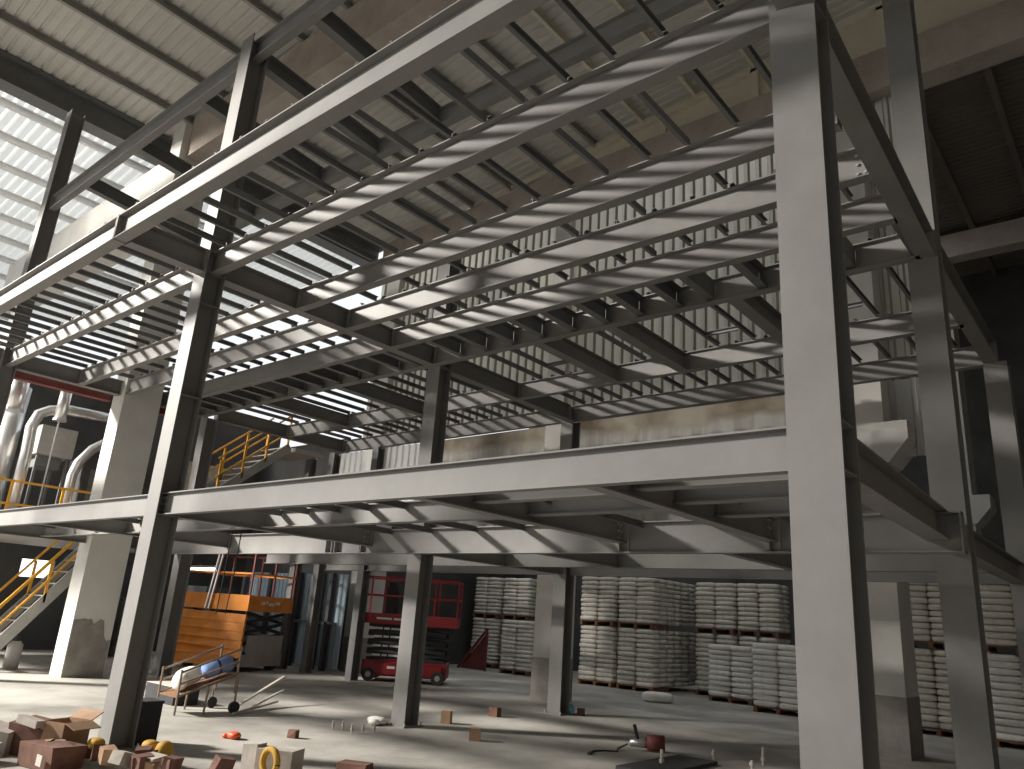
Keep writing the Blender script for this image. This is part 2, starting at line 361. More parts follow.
# stiffener plates on the deep inner beam
for x,nm in ((-10.6,'three ribs at left'),(-5.0,'rib with bolts in the middle'),(-3.15,'rib near the column')):
    o = empty('stiffener_plate', (x,7.98,2.62), 'upright stiffener on the deep inner lower beam, %s' % nm, 'plate', 'stiffeners of the deep inner beam')
    for dx in ((-.18,-.02,.06) if x < -10 else (.0,)):
        MB().box((x+dx-.006,7.955,2.621),(x+dx+.006,8.044,2.96)).build('plate', 'plate', o)
    if x > -10: MB().box((x-.1,8.03,2.63),(x+.1,8.042,2.95)).build('backing_plate', 'plate', o)
# lower joists, left part only
joists(pitch(XF+.6,XL-.3,.95), 4.58, 6.04, ZT1-.055, 'on the lower deck front strip', 'left bay', 'lower joists left bay', False)
joists(pitch(XL+.5,-6.6,.62), 4.58, 6.04, ZT1-.055, 'on the lower deck front strip', 'right bay', 'lower joists right bay', False)
joists(pitch(XL+.5,-2.2,.9), 6.06, 8.04, ZT1-.055, 'on the lower deck inner strip', 'right bay', 'lower inner joists right bay', False)
# ------------------------------------------------------------------ floor, roof and walls
m = MB(); m.box((-60,-40,-.2),(40,40,0)); struct('floor', m, 'floor', 'dusty concrete floor with long sun stripes', 'floor')

def corr(mb, o, u, w, n, L, pitch_, depth, up, flat=.5, flank=0):
    """ribbed sheet: origin o, ribs repeat along u, ribs run along w (length L), relief along up"""
    o = Vector(o); u = Vector(u); w = Vector(w); up = Vector(up); pr = []
    for i in range(n):
        b = i*pitch_
        pr += [(b,0),(b+pitch_*flat,0),(b+pitch_*(flat+.12),depth),(b+pitch_*.88,depth)]
    pr.append((n*pitch_,0)); k = len(pr)
    vs = [o+u*a+up*b for a,b in pr]+[o+u*a+up*b+w*L for a,b in pr]
    for i in range(k-1):
        mb.cur = flank if i%4 in (1,3) else 0
        mb.add([vs[i],vs[i+1],vs[k+i+1],vs[k+i]], [(0,1,2,3)])
    mb.cur = 0
# main roof: ribs run along x (the slope), repeat along y
sl = .093; zr = lambda x: 15.52+sl*x
m = MB(); d = Vector((1,0,sl)).normalized()
corr(m, (-19.6,-14.,zr(-19.6)), (0,1,0), d, 116, 29.8, .25, .045, (0,0,1), .62)
struct('ceiling', m, 'roof', 'ribbed metal roof sheeting over the hall', 'ceiling')
m = MB()
corr(m, (-34,1.,12.3), (0,1,0), Vector((1,0,.095)).normalized(), 56, 14.3, .25, .045, (0,0,1), .62)
struct('ceiling', m, 'roofL', 'bright white ribbed roof left of the dark valley beam', 'ceiling')
m = MB()
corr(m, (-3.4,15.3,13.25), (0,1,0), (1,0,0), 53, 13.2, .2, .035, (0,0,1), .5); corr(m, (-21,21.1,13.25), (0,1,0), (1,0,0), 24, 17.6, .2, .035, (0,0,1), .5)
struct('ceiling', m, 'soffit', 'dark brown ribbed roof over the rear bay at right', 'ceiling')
k = 0
for x in [-18.05+1.52*i for i in range(17)]:
    z = zr(x)-.1
    tag(MB().chan((x,-13.9,z),(x,14.9,z),.2,.09,.01).build('roof_purlin','purlin' if x < -10 else 'cream'), '%s roof purlin counted from the dark valley beam at left' % ORD[k], 'purlin', 'purlins under the main roof'); k += 1
tag(MB().isec((-19.45,-6,13.35),(-19.45,14.9,13.35),.72,.5,.03,.03).build('valley_beam','steel2'), 'deep dark blue-grey beam under the roof at upper left', 'beam')
k = 0
for x in [-21.0-1.45*i for i in range(8)]:
    z = 12.3+.095*(x+34)-.1
    tag(MB().chan((x,1,z),(x,14.9,z),.2,.1,.01).build('roof_purlin','purlinL'), '%s white roof purlin left of the dark valley beam' % ORD[k], 'purlin', 'purlins under the white left roof'); k += 1
k = 0
for x in [-2.72+1.42*i for i in range(4)]:
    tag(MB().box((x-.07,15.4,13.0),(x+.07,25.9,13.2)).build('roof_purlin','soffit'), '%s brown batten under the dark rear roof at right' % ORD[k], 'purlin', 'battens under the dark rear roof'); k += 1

# concrete frame of the building
def ccol(x, y, z1, label, w=.6, d=.85, raw=.95, corbel=None, side=False):
    o = empty('concrete_column', (x,y,0), label, 'column', 'concrete columns of the hall')
    MB().box((x-w/2,y-d/2,0 if side else raw),(x+w/2,y+d/2,z1)).build('painted_shaft','conc',o)
    b = MB()
    if side:      # bare patch with a ragged top on the side face only
        rr = random.Random(5); n = 12; X = x+w/2; top = [1.12+rr.uniform(-.06,.06)-(.35 if k > 9 else 0) for k in range(n+1)]
        ys = [y-d/2+.02+(d-.04)*k/n for k in range(n+1)]
        for k in range(n): b.add([(X,ys[k],0),(X,ys[k+1],0),(X,ys[k+1],top[k+1]),(X,ys[k],top[k]),(X+.012,ys[k],0),(X+.012,ys[k+1],0),(X+.012,ys[k+1],top[k+1]),(X+.012,ys[k],top[k])],[(0,3,2,1),(4,5,6,7),(2,3,7,6),(0,1,5,4),(0,4,7,3),(1,2,6,5)])
    else: b.box((x-w/2-.01,y-d/2-.01,0),(x+w/2+.01,y+d/2+.01,raw))
    q = b.build('bare_base','rawconc',o); q['label'] = 'bare unpainted concrete base'
    if corbel:
        for s in corbel:
            c = MB(); X = x+s*w/2
            pr = [(X-s*.22,4.9),(X-s*.22,5.65),(X+s*.4,5.65),(X+s*.4,5.32),(X+s*.05,4.9)]
            vs = [(a,y-d/2-.06,z) for a,z in pr]+[(a,y+d/2-.02,z) for a,z in pr]
            c.add(vs, [tuple(range(5)),tuple(range(5,10))[::-1]]+[(i,5+i,5+(i+1)%5,(i+1)%5) for i in range(5)]); c.build('corbel','conc',o)
    return o
ccol(-17.95,7.35,13.4,'white concrete pillar with bare side patch at left, by the yellow stairs', side=True)
ccol(-11.42,15.38,13.4,'white concrete pillar with bare base behind the rear steel column', w=.55)
ccol(-3.82,15.0,13.4,'white concrete pillar with corbel and brown base between right columns', w=.55, corbel=(1,))
ccol(-18.4,15.3,13.4,'pale concrete pillar beside the red scissor lift')
ccol(-3.82,23.2,13.0,'distant concrete pillar whose corbel shows at far right', w=.55, corbel=(1,))
def cbeam(a, b, label, mt='ring'):
    return tag(MB().box(a,b).build('concrete_beam', mt), label, 'beam', 'concrete ring beams')
cbeam((-17.66,7.1,12.45),(6,7.6,13.6),'concrete ring beam behind the top frame, upper left')
cbeam((-30,6.95,10.6),(-18.245,7.45,12.6),'cream sunlit concrete beam left of the pillar top', 'conc')
cbeam((-19,14.75,12.9),(6,15.3,13.88),'brown concrete ring beam below the cream gable panels')
cbeam((-19,22.3,12.3),(6,22.79,13.0),'dim concrete beam of the rear bay at right')
cbeam((-18.1,14.9,2.95),(-2.5,15.3,3.5),'grey concrete tie beam above the sack storage')
# gable panels above the ring beam
m = MB()
m.add([(-15.2,14.95,13.88),(6,14.95,13.88),(6,14.95,zr(6)-.02),(-15.2,14.95,zr(-15.2)-.02),(-15.2,15.05,13.88),(6,15.05,13.88),(6,15.05,zr(6)-.02),(-15.2,15.05,zr(-15.2)-.02)],
      [(0,1,2,3),(4,7,6,5),(0,4,5,1),(3,2,6,7)])
struct('wall_gable', m, 'cream', 'cream gable panels above the brown ring beam', 'wall')
m = MB(); m.bar((-13,14.88,zr(-13)-.2),(6,14.88,zr(6)-.2),.12,.16)
struct('trim_1', m, 'cream')
for i,x in enumerate((-8.3,-5.85,-3.0,-.5)):
    struct('trim_%d' % (i+2), MB().box((x-.09,14.82,13.88),(x+.09,14.945,zr(x)-.2)), 'cream')
# stained upper wall with cladding above
m = MB(); m.box((-16.2,15.05,3.5),(-4.05,15.3,6.58)); struct('wall_upper', m, 'dirty', 'stained concrete wall above the lower deck', 'wall')
m = MB(); corr(m,(-19.3,15.12,6.63),(1,0,0),(0,0,1),59,6.35,.28,.07,(0,-1,0),.5,1); struct('wall_cladding', m, ['clad','cladshade'], 'cream ribbed wall sheeting behind the upper deck', 'wall')
m = MB(); corr(m,(-20.3,15.12,4.9),(1,0,0),(0,0,1),15,1.7,.28,.05,(0,-1,0)); corr(m,(-3.58,15.12,5.1),(1,0,0),(0,0,1),4,1.5,.28,.05,(0,-1,0)); struct('wall_cladding_low', m, 'cladlow', 'white ribbed wall sheeting behind the short posts', 'wall')
# enclosing walls, and added light-blocking bands
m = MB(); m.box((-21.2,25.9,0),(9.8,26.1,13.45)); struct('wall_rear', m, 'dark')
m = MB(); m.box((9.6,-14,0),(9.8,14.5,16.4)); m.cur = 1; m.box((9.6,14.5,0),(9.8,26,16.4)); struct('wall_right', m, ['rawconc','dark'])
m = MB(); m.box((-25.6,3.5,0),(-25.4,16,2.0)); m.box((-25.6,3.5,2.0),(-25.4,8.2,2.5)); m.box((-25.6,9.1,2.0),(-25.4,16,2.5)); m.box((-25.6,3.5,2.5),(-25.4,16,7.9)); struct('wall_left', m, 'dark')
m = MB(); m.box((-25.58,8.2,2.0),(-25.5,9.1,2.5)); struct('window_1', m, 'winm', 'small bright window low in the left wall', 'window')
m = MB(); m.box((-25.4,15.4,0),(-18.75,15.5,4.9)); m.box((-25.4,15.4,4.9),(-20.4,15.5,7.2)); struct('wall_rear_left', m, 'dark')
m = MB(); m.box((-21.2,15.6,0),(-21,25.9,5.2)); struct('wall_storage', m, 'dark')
m = MB(); m.box((-19.6,-14.2,3.0),(9.8,-14,5.5)); m.box((-19.6,-14.2,11.5),(9.8,-14,16.4)); m.box((-19.6,-14.2,5.5),(-18,-14,11.5)); m.box((5,-14.2,5.5),(9.8,-14,11.5)); m.box((-19.6,-14.2,0),(-11,-14,3.0)); m.box((-2,-14.2,0),(9.8,-14,3.0)); struct('wall_front', m, 'rawconc')
m = MB(); m.box((-34,.9,10.7),(-6.5,1.0,13.0)); m.add([(-19.5,.9,13),(-6.5,.9,13),(-6.5,.9,zr(-6.5)-.03),(-19.5,.9,zr(-19.5)-.03),(-19.5,1,13),(-6.5,1,13),(-6.5,1,zr(-6.5)-.03),(-19.5,1,zr(-19.5)-.03)],[(0,1,2,3),(4,7,6,5),(0,4,5,1),(1,5,6,2),(2,6,7,3),(3,7,4,0)]); m.box((-34,.9,8.9),(-17.5,1.0,10.25)); m.box((-34,.9,6.0),(-19.8,1.0,7.7)); m.box((-13,.9,6.0),(-9.3,1.0,7.5)); m.box((-13.2,.9,0),(-13,1.0,10.7)); m.box((-17.3,.9,0),(-17.1,1.0,10.7)); m.box((-17.1,.9,6.0),(-15.8,1.0,7.5)); struct('wall_added_blocker', m, 'conc')  # unseen panels and posts, added to block part of the lamp light
m = MB(); m.box((-25.4,11.6,4.7),(-24.0,13.3,6.0)); struct('wall_parapet', m, 'plaster', 'pale brick parapet below the upper yellow stair', 'wall')
#PART3
# ------------------------------------------------------------------ sacks on pallets behind the frame
def sack_mesh(seed, nu=14, nv=8):
    r = random.Random(seed); m = MB(); m.ell((0,0,0), (.320,.234,.0675), None, nu, nv, .42)
    vs = []
    for x,y,z in m.v:
        q = 1+.10*math.sin(5*x+seed)*math.cos(6*y+2*seed)
        vs.append((x*(1+.02*math.sin(9*y+seed)), y+.012*math.sin(8*x+seed*1.7), z*q))
    m.v = vs; return m
SM = [sack_mesh(k) for k in range(4)]
SME = [[m.mesh('sack', mt, True) for m in SM] for mt in ('sack','sack2')]
SLOW = [sack_mesh(k, 10, 6) for k in range(3)]
def pallet(x0, y0, z, label):
    m = MB()
    for k in range(6): m.box((x0+.02, y0+.02+k*.17, z+.11),(x0+1.26, y0+.13+k*.17, z+.135))
    for k in range(3): m.box((x0+.03+k*.56, y0+.02, z+.02),(x0+.12+k*.56, y0+.98, z+.11))
    for k in range(3): m.box((x0+.02+k*.56, y0+.0, z),(x0+.15+k*.56, y0+1.0, z+.02))
    return tag(m.build('wooden_pallet','wood'), label, 'pallet', 'wooden pallets under the sacks')
stuff = MB(); cand = []
def tier(x0, y0, z, layers, where, deep=1, mi=0, pal=True):
    pallet(x0, y0, z, 'brown wooden pallet under the '+where)
    for L in range(layers):
        zz = z+.135+.068+L*.1335
        for c in range(2):
            for dpt in range(2*deep):
                x = x0+.32+c*.642+random.uniform(-.018,.018); y = y0+.24+dpt*.47+random.uniform(-.02,.02)
                rz = random.uniform(-.03,.03)+(math.pi if random.random()<.5 else 0)
                if dpt == 0: cand.append((math.hypot(x,y-0), x, y, zz, rz, mi, where))
                else:
                    s_ = SLOW[(L+c+dpt)%3]; cs, sn = math.cos(rz), math.sin(rz)
                    stuff.add([(x+px*cs-py*sn, y+px*sn+py*cs, zz+pz) for px,py,pz in s_.v], s_.f)
tier(-14.42,20.7,0,12,'lower sack stack just right of the rear steel column')
tier(-14.42,20.7,1.76,10,'upper sack stack just right of the rear steel column')
tier(-13.02,20.7,0,12,'lower sack stack with a shaded side, middle of row', 3)
tier(-13.02,20.7,1.76,10,'upper sack stack with a shaded side, middle of row', 3)
tier(-11.15,22.1,0,12,'half hidden lower stack behind the bright front stack')
tier(-11.15,22.1,1.76,10,'upper sack stack behind the left bright front stack')
tier(-9.8,22.1,0,12,'hidden lower stack behind the right bright front stack')
tier(-9.8,22.1,1.76,10,'upper sack stack behind the right bright front stack')
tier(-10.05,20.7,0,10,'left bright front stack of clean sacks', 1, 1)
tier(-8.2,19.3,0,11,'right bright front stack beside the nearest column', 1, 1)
tier(-17.8,20.9,0,12,'lower sack stack left of the white pillar')
tier(-19.05,22.3,1.76,10,'upper wrapped sack stack left of the white pillar')
tier(-19.05,22.3,0,12,'hidden lower stack left of the white pillar')
tier(-20.5,22.3,0,12,'lower sack stack beside the red scissor lift')
tier(-20.5,22.3,1.76,10,'upper sack stack beside the red scissor lift')
tier(-4.75,19.3,0,12,'lower sack stack between the two large right columns')
tier(-4.75,19.3,1.76,10,'upper sack stack between the two large right columns')
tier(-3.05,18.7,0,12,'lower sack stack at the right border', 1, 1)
tier(-3.05,18.7,1.76,10,'upper sack stack at the right border')
tier(-1.7,18.7,0,12,'lower sack stack just past the right border')
hid = lambda c: 'half hidden' in c[6] or 'hidden lower' in c[6] or 'just past' in c[6]
cand.sort(key=lambda c: (hid(c), c[0]))
for i,(d_,x,y,zz,rz,mi,where) in enumerate(cand):
    if i < 300:
        o = bpy.data.objects.new('sack', SME[mi][i%4]); C.objects.link(o); o.location = (x,y,zz); o.rotation_euler = (0,0,rz)
        tag(o, 'filled %s sack in the %s' % ('clean white' if mi else 'off-white woven', where), 'sack', 'sacks of the '+where)
    else:
        s_ = SLOW[i%3]; cs, sn = math.cos(rz), math.sin(rz)
        stuff.add([(x+px*cs-py*sn, y+px*sn+py*cs, zz+pz) for px,py,pz in s_.v], s_.f)
tag(stuff.build('sacks','sack',None,True), 'remaining off-white sacks deeper in the pallet stacks', 'sacks', None, 'stuff')
m = MB(); m.ell((0,0,0),(.40,.27,.12),None,18,10,.6); o = m.build('sack','sack2',None,True); o.location = (-10.3,18.4,.118); o.rotation_euler = (0,0,.5)
tag(o, 'single white sack lying flat on the floor before the pallets', 'sack')
o = empty('steel_wedge', (-18.9,20.9,0), 'rusty triangular frame leaning between two sack stacks at left', 'frame')
m = MB(); m.bar((-19.6,20.8,.02),(-18.35,20.8,1.35),.07); m.build('sloping_bar','maroon',o)
m = MB(); m.bar((-18.33,20.8,0),(-18.33,20.8,1.4),.07); m.build('upright','maroon',o)
m = MB(); m.box((-19.5,20.82,.02),(-18.37,20.85,.1)); m.add([(-19.45,20.84,.1),(-18.37,20.84,.1),(-18.37,20.84,1.25),(-19.45,20.87,.1),(-18.37,20.87,.1),(-18.37,20.87,1.25)],[(0,1,2),(3,5,4),(0,3,4,1),(1,4,5,2),(0,2,5,3)]); m.build('sheet','maroon',o)

# ------------------------------------------------------------------ scissor lifts
def lift(name_label, loc, rz, L, W, paint, zc, zs, zp, zr_, rail, drop=False):
    o = empty('scissor_lift', loc, name_label, 'lift', None, rz)
    m = MB(); m.box((.08,.06,.14),(L-.08,W-.06,zc)); m.box((.2,.0,.2),(L-.2,W,zc-.06)); local(o,m,'chassis',paint)
    for x in (.28,L-.28):
        for y in (.0,W-.1):
            m = MB(); m.tube([(x,y-.02,.17),(x,y+.12,.17)],.17,14); wv = local(o,m,'wheel','black'); h = MB(); h.tube([(x,y-.03,.17),(x,y+.13,.17)],.07,10); hh = bpy.data.objects.new('hub', h.mesh('hub','grey')); C.objects.link(hh); hh.parent = wv
    n = 4; H = (zs-zc)/n
    for k in range(n):
        for y in (.12,W-.18):
            for s in (0,1):
                m = MB(); a = (.15,y+s*.05,zc+k*H+(.02 if s else H-.03)); b = (L-.15,y+s*.05,zc+k*H+(H-.03 if s else .02)); m.bar(a,b,.045,.09); local(o,m,'scissor_arm','black' if not drop else paint)
    m = MB(); m.box((-.1,-.03,zs),(L+.12,W+.03,zp)); local(o,m,'platform',paint)
    def railbar(a,b): 
        m = MB(); m.bar(a,b,.04); local(o,m,'guard_rail',rail)
    for z in (zp+(zr_-zp)*.5, zr_):
        for y in (0,W): railbar((-.08,y,z),(L+.1,y,z))
        for x in (-.08,L+.1): railbar((x,0,z),(x,W,z))
    for x in (-.08,L*.22,L*.5,L*.78,L+.1):
        for y in (0,W):
            m = MB(); m.bar((x,y,zp),(x,y,zr_),.04); local(o,m,'rail_post',rail)
    return o
rl = lift('red scissor lift with black arms, lowered, behind the middle column', (-16.3,13.55,0), .69, 2.35, 1.2, 'red', .52, 1.42, 1.68, 2.6, 'red')
m = MB()
for k,(x0,x1) in enumerate(((.35,.75),(.8,1.1))): m.box((x0,-.036,1.53),(x1,-.031,1.58))
for z in (.62,.85,1.08,1.28):
    for x0,x1 in ((.3,.52),(.56,.7),(.74,.98)): m.box((x0,.0955,z),(x1,.099,z+.05))
for x0,x1 in ((.75,.95),(1.05,1.2)): m.box((x0,-.006,.33),(x1,-.001,.39))
local(rl,m,'lettering','white')
m = MB(); m.box((.5,.2,1.69),(.8,.5,2.35)); m.box((.55,.22,2.35),(.75,.45,2.5)); local(rl,m,'control_box','black')
ol = empty('scissor_lift', (-18.45,11.45,0), 'orange scissor lift with slatted orange side and tall rails, at left', 'lift', None, math.radians(17.1))
m = MB(); m.box((-2.15,.05,.12),(-.02,1.65,.42)); local(ol,m,'chassis','grey')
for k in range(5):
    m = MB(); z = .38+k*.215; t = .03*(5-k)
    m.add([(-2.25-t*.6,-.02-t,z),(-.02,-.02-t*.2,z-.05),(-.02,-.01,z+.17),(-2.2,-.01,z+.205),(-2.25-t*.6,.04,z),(-.02,.04,z-.05),(-.02,.04,z+.17),(-2.2,.04,z+.205)],
          [(0,1,2,3),(4,7,6,5),(0,4,5,1),(1,5,6,2),(2,6,7,3),(3,7,4,0)]); local(ol,m,'side_slat','orange')
m = MB(); m.box((-2.35,-.22,.12),(-.15,-.04,.36)); local(ol,m,'bumper','orange')
m = MB(); m.box((-2.3,-.05,1.5),(.04,1.75,1.9)); local(ol,m,'platform','orange')
for k in range(4):
    for s in (0,1):
        for x in (-.12,-2.0):
            m = MB(); z = .44+k*.26; m.bar((x+.05*s,.15,z+(.0 if s else .24)),(x+.05*s,1.55,z+(.24 if s else .0)),.05,.08); local(ol,m,'scissor_arm','black')
for x,y in ((-1.9,.2),(-.25,.2),(-1.9,1.5),(-.25,1.5)):
    m = MB(); m.tube([(x,y-.1,.16),(x,y+.1,.16)],.16,14); local(ol,m,'wheel','black')
m = MB(); m.box((-.9,.2,.42),(-.01,1.6,.9)); local(ol,m,'power_pack','grey')
for z in (2.45,2.98):
    for a,b in (((-2.28,-.03,z),(.02,-.03,z)),((-2.28,1.73,z),(.02,1.73,z)),((-2.28,-.03,z),(-2.28,1.73,z)),((.02,-.03,z),(.02,1.73,z))):
        m = MB(); m.bar(a,b,.045); local(ol,m,'guard_rail','orange' if z<2.6 else 'maroon')
for x,y in ((-2.28,-.03),(-1.2,-.03),(.02,-.03),(.02,.85),(.02,1.73),(-1.2,1.73),(-2.28,1.73)):
    m = MB(); m.bar((x,y,1.9),(x,y,3.0),.045); local(ol,m,'rail_post','maroon')
m = MB()
for y0,y1,z in ((.45,.6,1.68),(.64,.7,1.71),(.74,.95,1.66),(1.0,1.2,1.7)): m.box((.041,y0,z),(.045,y1,z+.07))
local(ol,m,'worn_lettering','white')
for k in range(2):
    m = MB(); m.bar((-1.35+.12*k,-.1,1.5),(-1.15+.12*k,-.1,3.0),.04); local(ol,m,'ladder_rail','silver')
# blue-grey sheets and posts behind the orange lift
o = empty('sheet_partition', (-19.4,14.35,0), 'blue-grey ribbed sheet partition behind the scissor lifts', 'partition')
m = MB(); corr(m,(-23.6,14.4,.08),(1,0,0),(0,0,1),27,2.6,.2,.03,(0,-1,0),.7); m.build('ribbed_sheet','blue',o)
for x in (-23.4,-21.9,-20.35,-19.25,-18.75):
    MB().box((x-.07,14.2,0),(x+.07,14.34,2.7)).build('post','darkpost',o)
MB().box((-23.6,14.2,1.25),(-18.3,14.26,1.33)).build('girt','darkpost',o)
o = empty('tube_light', (-22.2,12.0,2.62), 'lit white fluorescent tube above the orange lift', 'light')
m = MB(); m.tube([(-23.3,12.0,2.56),(-21.3,12.0,2.56)],.045,8); m.build('tube','tubem',o)
MB().box((-23.4,11.95,2.62),(-21.2,12.05,2.68)).build('fitting','grey',o)
MB().box((-22.3,11.99,2.68),(-22.28,12.01,2.72)).build('hanger','grey',o)
# dim machine left of the orange lift
o = empty('machine', (-22.6,12.9,0), 'dark blue machine cabinet left of the orange lift', 'machine')
m = MB(); m.box((-24.2,12.4,.1),(-22.0,13.6,1.6)); m.box((-23.9,12.5,1.6),(-22.6,13.4,2.1)); m.build('cabinet','dark',o)
MB().box((-23.6,12.36,1.0),(-22.9,12.4,1.4)).build('panel','blue',o)
MB().box((-24.3,12.3,0),(-21.9,13.7,.1)).build('plinth','darkpost',o)

# ------------------------------------------------------------------ yellow stairs and the machine platform at left
def stair(label, x0, x1, y0, z0, y1, z1, n, rail_h=.95, posts=3):
    o = empty('steel_stair', ((x0+x1)/2,y0,z0), label, 'stair', 'yellow railed stairs')
    for x in (x0,x1): m = MB(); m.bar((x,y0,z0+.1),(x,y1,z1),.05,.24); q = m.build('stringer','grey',o)
    for k in range(n):
        t = (k+.5)/n; y = y0+(y1-y0)*t; z = z0+(z1-z0)*t+.05
        MB().box((min(x0,x1)+.03,y-.12,z-.015),(max(x0,x1)-.03,y+.12,z+.015)).build('tread','grey',o)
    for x in (x0,x1):
        for h in (rail_h*.5,rail_h): m = MB(); m.bar((x,y0,z0+h+.1),(x,y1,z1+h),.045); m.build('hand_rail','yellow',o)
        for k in range(posts):
            t = .04+.92*k/(posts-1); y = y0+(y1-y0)*t; z = z0+(z1-z0)*t
            m = MB(); m.bar((x,y,z+.05),(x,y,z+rail_h),.05); m.build('rail_post','yellow',o)
    return o
stair('yellow railed steel stair rising from the floor at the left border', -19.0, -20.0, 5.75, 0., 7.75, 2.75, 10, .95)
stair('upper yellow railed stair behind the front-left column', -19.0, -20.1, 10.2, 4.25, 12.3, 6.1, 8, 1.0, 4)
m = MB(); m.box((-20.3,12.3,5.95),(-18.7,13.2,6.06)); m.box((-20.3,13.2,5.98),(-18.7,13.28,6.06)); tag(m.build('stair_landing','grey'), 'small steel landing at the top of the upper yellow stair','landing')
o = empty('machine_platform', (-22.3,6.5,0), 'steel platform with yellow railing carrying machines at far left', 'platform')
MB().box((-24.5,3.6,2.85),(-20.3,10,3.0)).build('deck','grey',o)
for x in (-20.5,-24.3):
    for y in (4.2,9.8): m = MB(); m.isec((x,y,0),(x,y,2.85),.2,.2,.012,.01,up=(0,1,0)); m.build('leg','steel2',o)
for z in (3.55,4.08): m = MB(); m.bar((-20.42,3.7,z),(-20.42,9.6,z),.05); m.build('hand_rail','yellow',o)
for k in range(6): m = MB(); m.bar((-20.42,3.75+1.12*k,3.0),(-20.42,3.75+1.12*k,4.08),.055); m.build('rail_post','yellow',o)
o = empty('hopper', (-22.5,7.2,3.0), 'grey square sheet hopper above the yellow platform railing', 'hopper')
m = MB(); m.box((-23.2,6.8,5.05),(-22.0,7.68,5.82)); m.build('bin','grey',o)
m = MB(); m.box((-22.95,6.95,4.75),(-22.2,7.5,5.05)); m.build('outlet','steel2',o)
for x in (-23.1,-22.1):
    for y in (6.88,7.6): m = MB(); m.bar((x,y,3.0),(x,y,5.05),.06); m.build('leg','steel2',o)
tag(MB().tube([(-21,6.28,3.0),(-21,6.28,4.9),(-21,6.24,5.5),(-21,6.34,5.86),(-21,6.55,6.0),(-21,6.95,6.12),(-21,8.5,6.16)],.13,14).build('insulated_pipe','silver',None,True),'silver insulated pipe with an elbow, left of the hopper','pipe','silver pipes of the left machines')
tag(MB().tube([(-21,7.42,3.0),(-21,7.42,4.5),(-21,7.5,4.85),(-21,7.75,5.25),(-21,8.3,5.7),(-21,8.9,6.0)],.12,14).build('insulated_pipe','silver',None,True),'silver insulated pipe rising beside the white pillar','pipe','silver pipes of the left machines')
for y,r,nm in ((5.48,.20,'wider, at the left border'),(6.5,.13,'narrower, with a thin rod below')):
    o = empty('exhaust_duct', (-20,y,5.6), 'short silver duct hanging under the maroon girder, '+nm, 'duct', 'hanging silver ducts')
    m = MB(); m.tube([(-20,y,5.62),(-20,y,6.55)],r,16); m.build('pipe','silver',o,True)
    m = MB(); m.tube([(-20,y,5.6),(-20,y,5.66)],r+.02,16); m.build('rim','silver',o)
    if r < .15: m = MB(); m.tube([(-20,y,5.6),(-20,y,3.02)],.018,6); m.build('rod','silver',o)
tag(MB().tube([(-23.2,6.4,3.0),(-23.2,6.4,6.9)],.28,16).build('silver_column_duct','silver',None,True),'tall silver duct standing at the far left behind the railing','duct')
o = empty('maroon_girder', (-18.36,6.5,5.95), 'maroon painted girder below the far-left upper deck', 'girder')
m = MB(); m.isec((-18.36,3.4,6.12),(-18.36,6.9,6.12),.28,.2,.02,.015); m.build('girder_span','maroon',o)
m = MB(); m.isec((-18.36,7.8,6.12),(-18.36,8.7,6.12),.28,.2,.02,.015); m.build('girder_span','maroon',o)
for k,(y,w_,z0,z1,mt) in enumerate(((8.8,.9,3.0,5.3,'dark'),(9.6,.7,0,2.2,'dark'),(10.8,.9,0,1.6,'grey'))):
    o = empty('machine', (-23.4,y,0), ['tall dark machine cabinet behind the white pillar on the platform','dark cabinet on the floor behind the white pillar','grey cabinet on the floor far behind the left stair','dark cabinet on the upper rear floor'][k], 'machine')
    m = MB(); m.box((-24.0,y-w_/2,z0),(-22.8,y+w_/2,z1)); m.build('cabinet',mt,o); m = MB(); m.box((-22.79,y-w_/3,z0+.5),(-22.77,y+w_/3,z1-.3)); m.build('door','steel2',o)
    if z0 > 3.1: m = MB(); m.box((-24.2,y-w_,3.05),(-22.5,y+w_,3.2)); m.build('stand','steel2',o)
o = empty('gas_cylinder', (-19.55,6.6,0), 'small grey cylinder with black cap on the floor below the stair', 'cylinder')
m = MB(); m.tube([(-19.55,6.6,0),(-19.55,6.6,.5),(-19.55,6.6,.58)],[.15,.15,.09],16); m.build('body','grey',o,True)
m = MB(); m.tube([(-19.55,6.6,.58),(-19.55,6.6,.68)],.06,10); m.build('cap','black',o)

# ------------------------------------------------------------------ loose things on the floor
o = empty('hand_cart', (-12.2,7.0,0), 'tipped hand cart with rusty rails, holding a sack and blue roll', 'cart')
M['rust'] = mat('rusty_tube', (.27,.20,.15), .8, 0, .25, 12)
def cb(a,b,n='rail',r=.018,mt='rust'):
    m = MB(); m.tube([a,b],r,8); return m.build(n,mt,o)
for x in (-11.95,-12.55):
    for a,b in ((.27,.6),(.45,.79),(.62,.98)): cb((x,6.45,a),(x,7.42,b))
    cb((x,6.45,0 if x>-12 else .2),(x,6.45,.66),'post'); cb((x,7.42,.3),(x,7.42,1.02),'post'); cb((x,6.95,.42),(x,6.93,0),'leg')
m = MB(); m.add([(-12.55,6.45,.25),(-11.95,6.45,.25),(-11.95,7.42,.56),(-12.55,7.42,.56),(-12.55,6.45,.27),(-11.95,6.45,.27),(-11.95,7.42,.58),(-12.55,7.42,.58)],[(0,3,2,1),(4,5,6,7),(0,1,5,4),(1,2,6,5),(2,3,7,6),(3,0,4,7)]); m.build('deck','wood',o)
for x in (-11.9,-12.6): m = MB(); m.tube([(x-.03,7.42,.09),(x+.03,7.42,.09)],.09,16); m.build('wheel','black',o); cb((x,7.42,.09),(x,7.42,.55),'bracket')
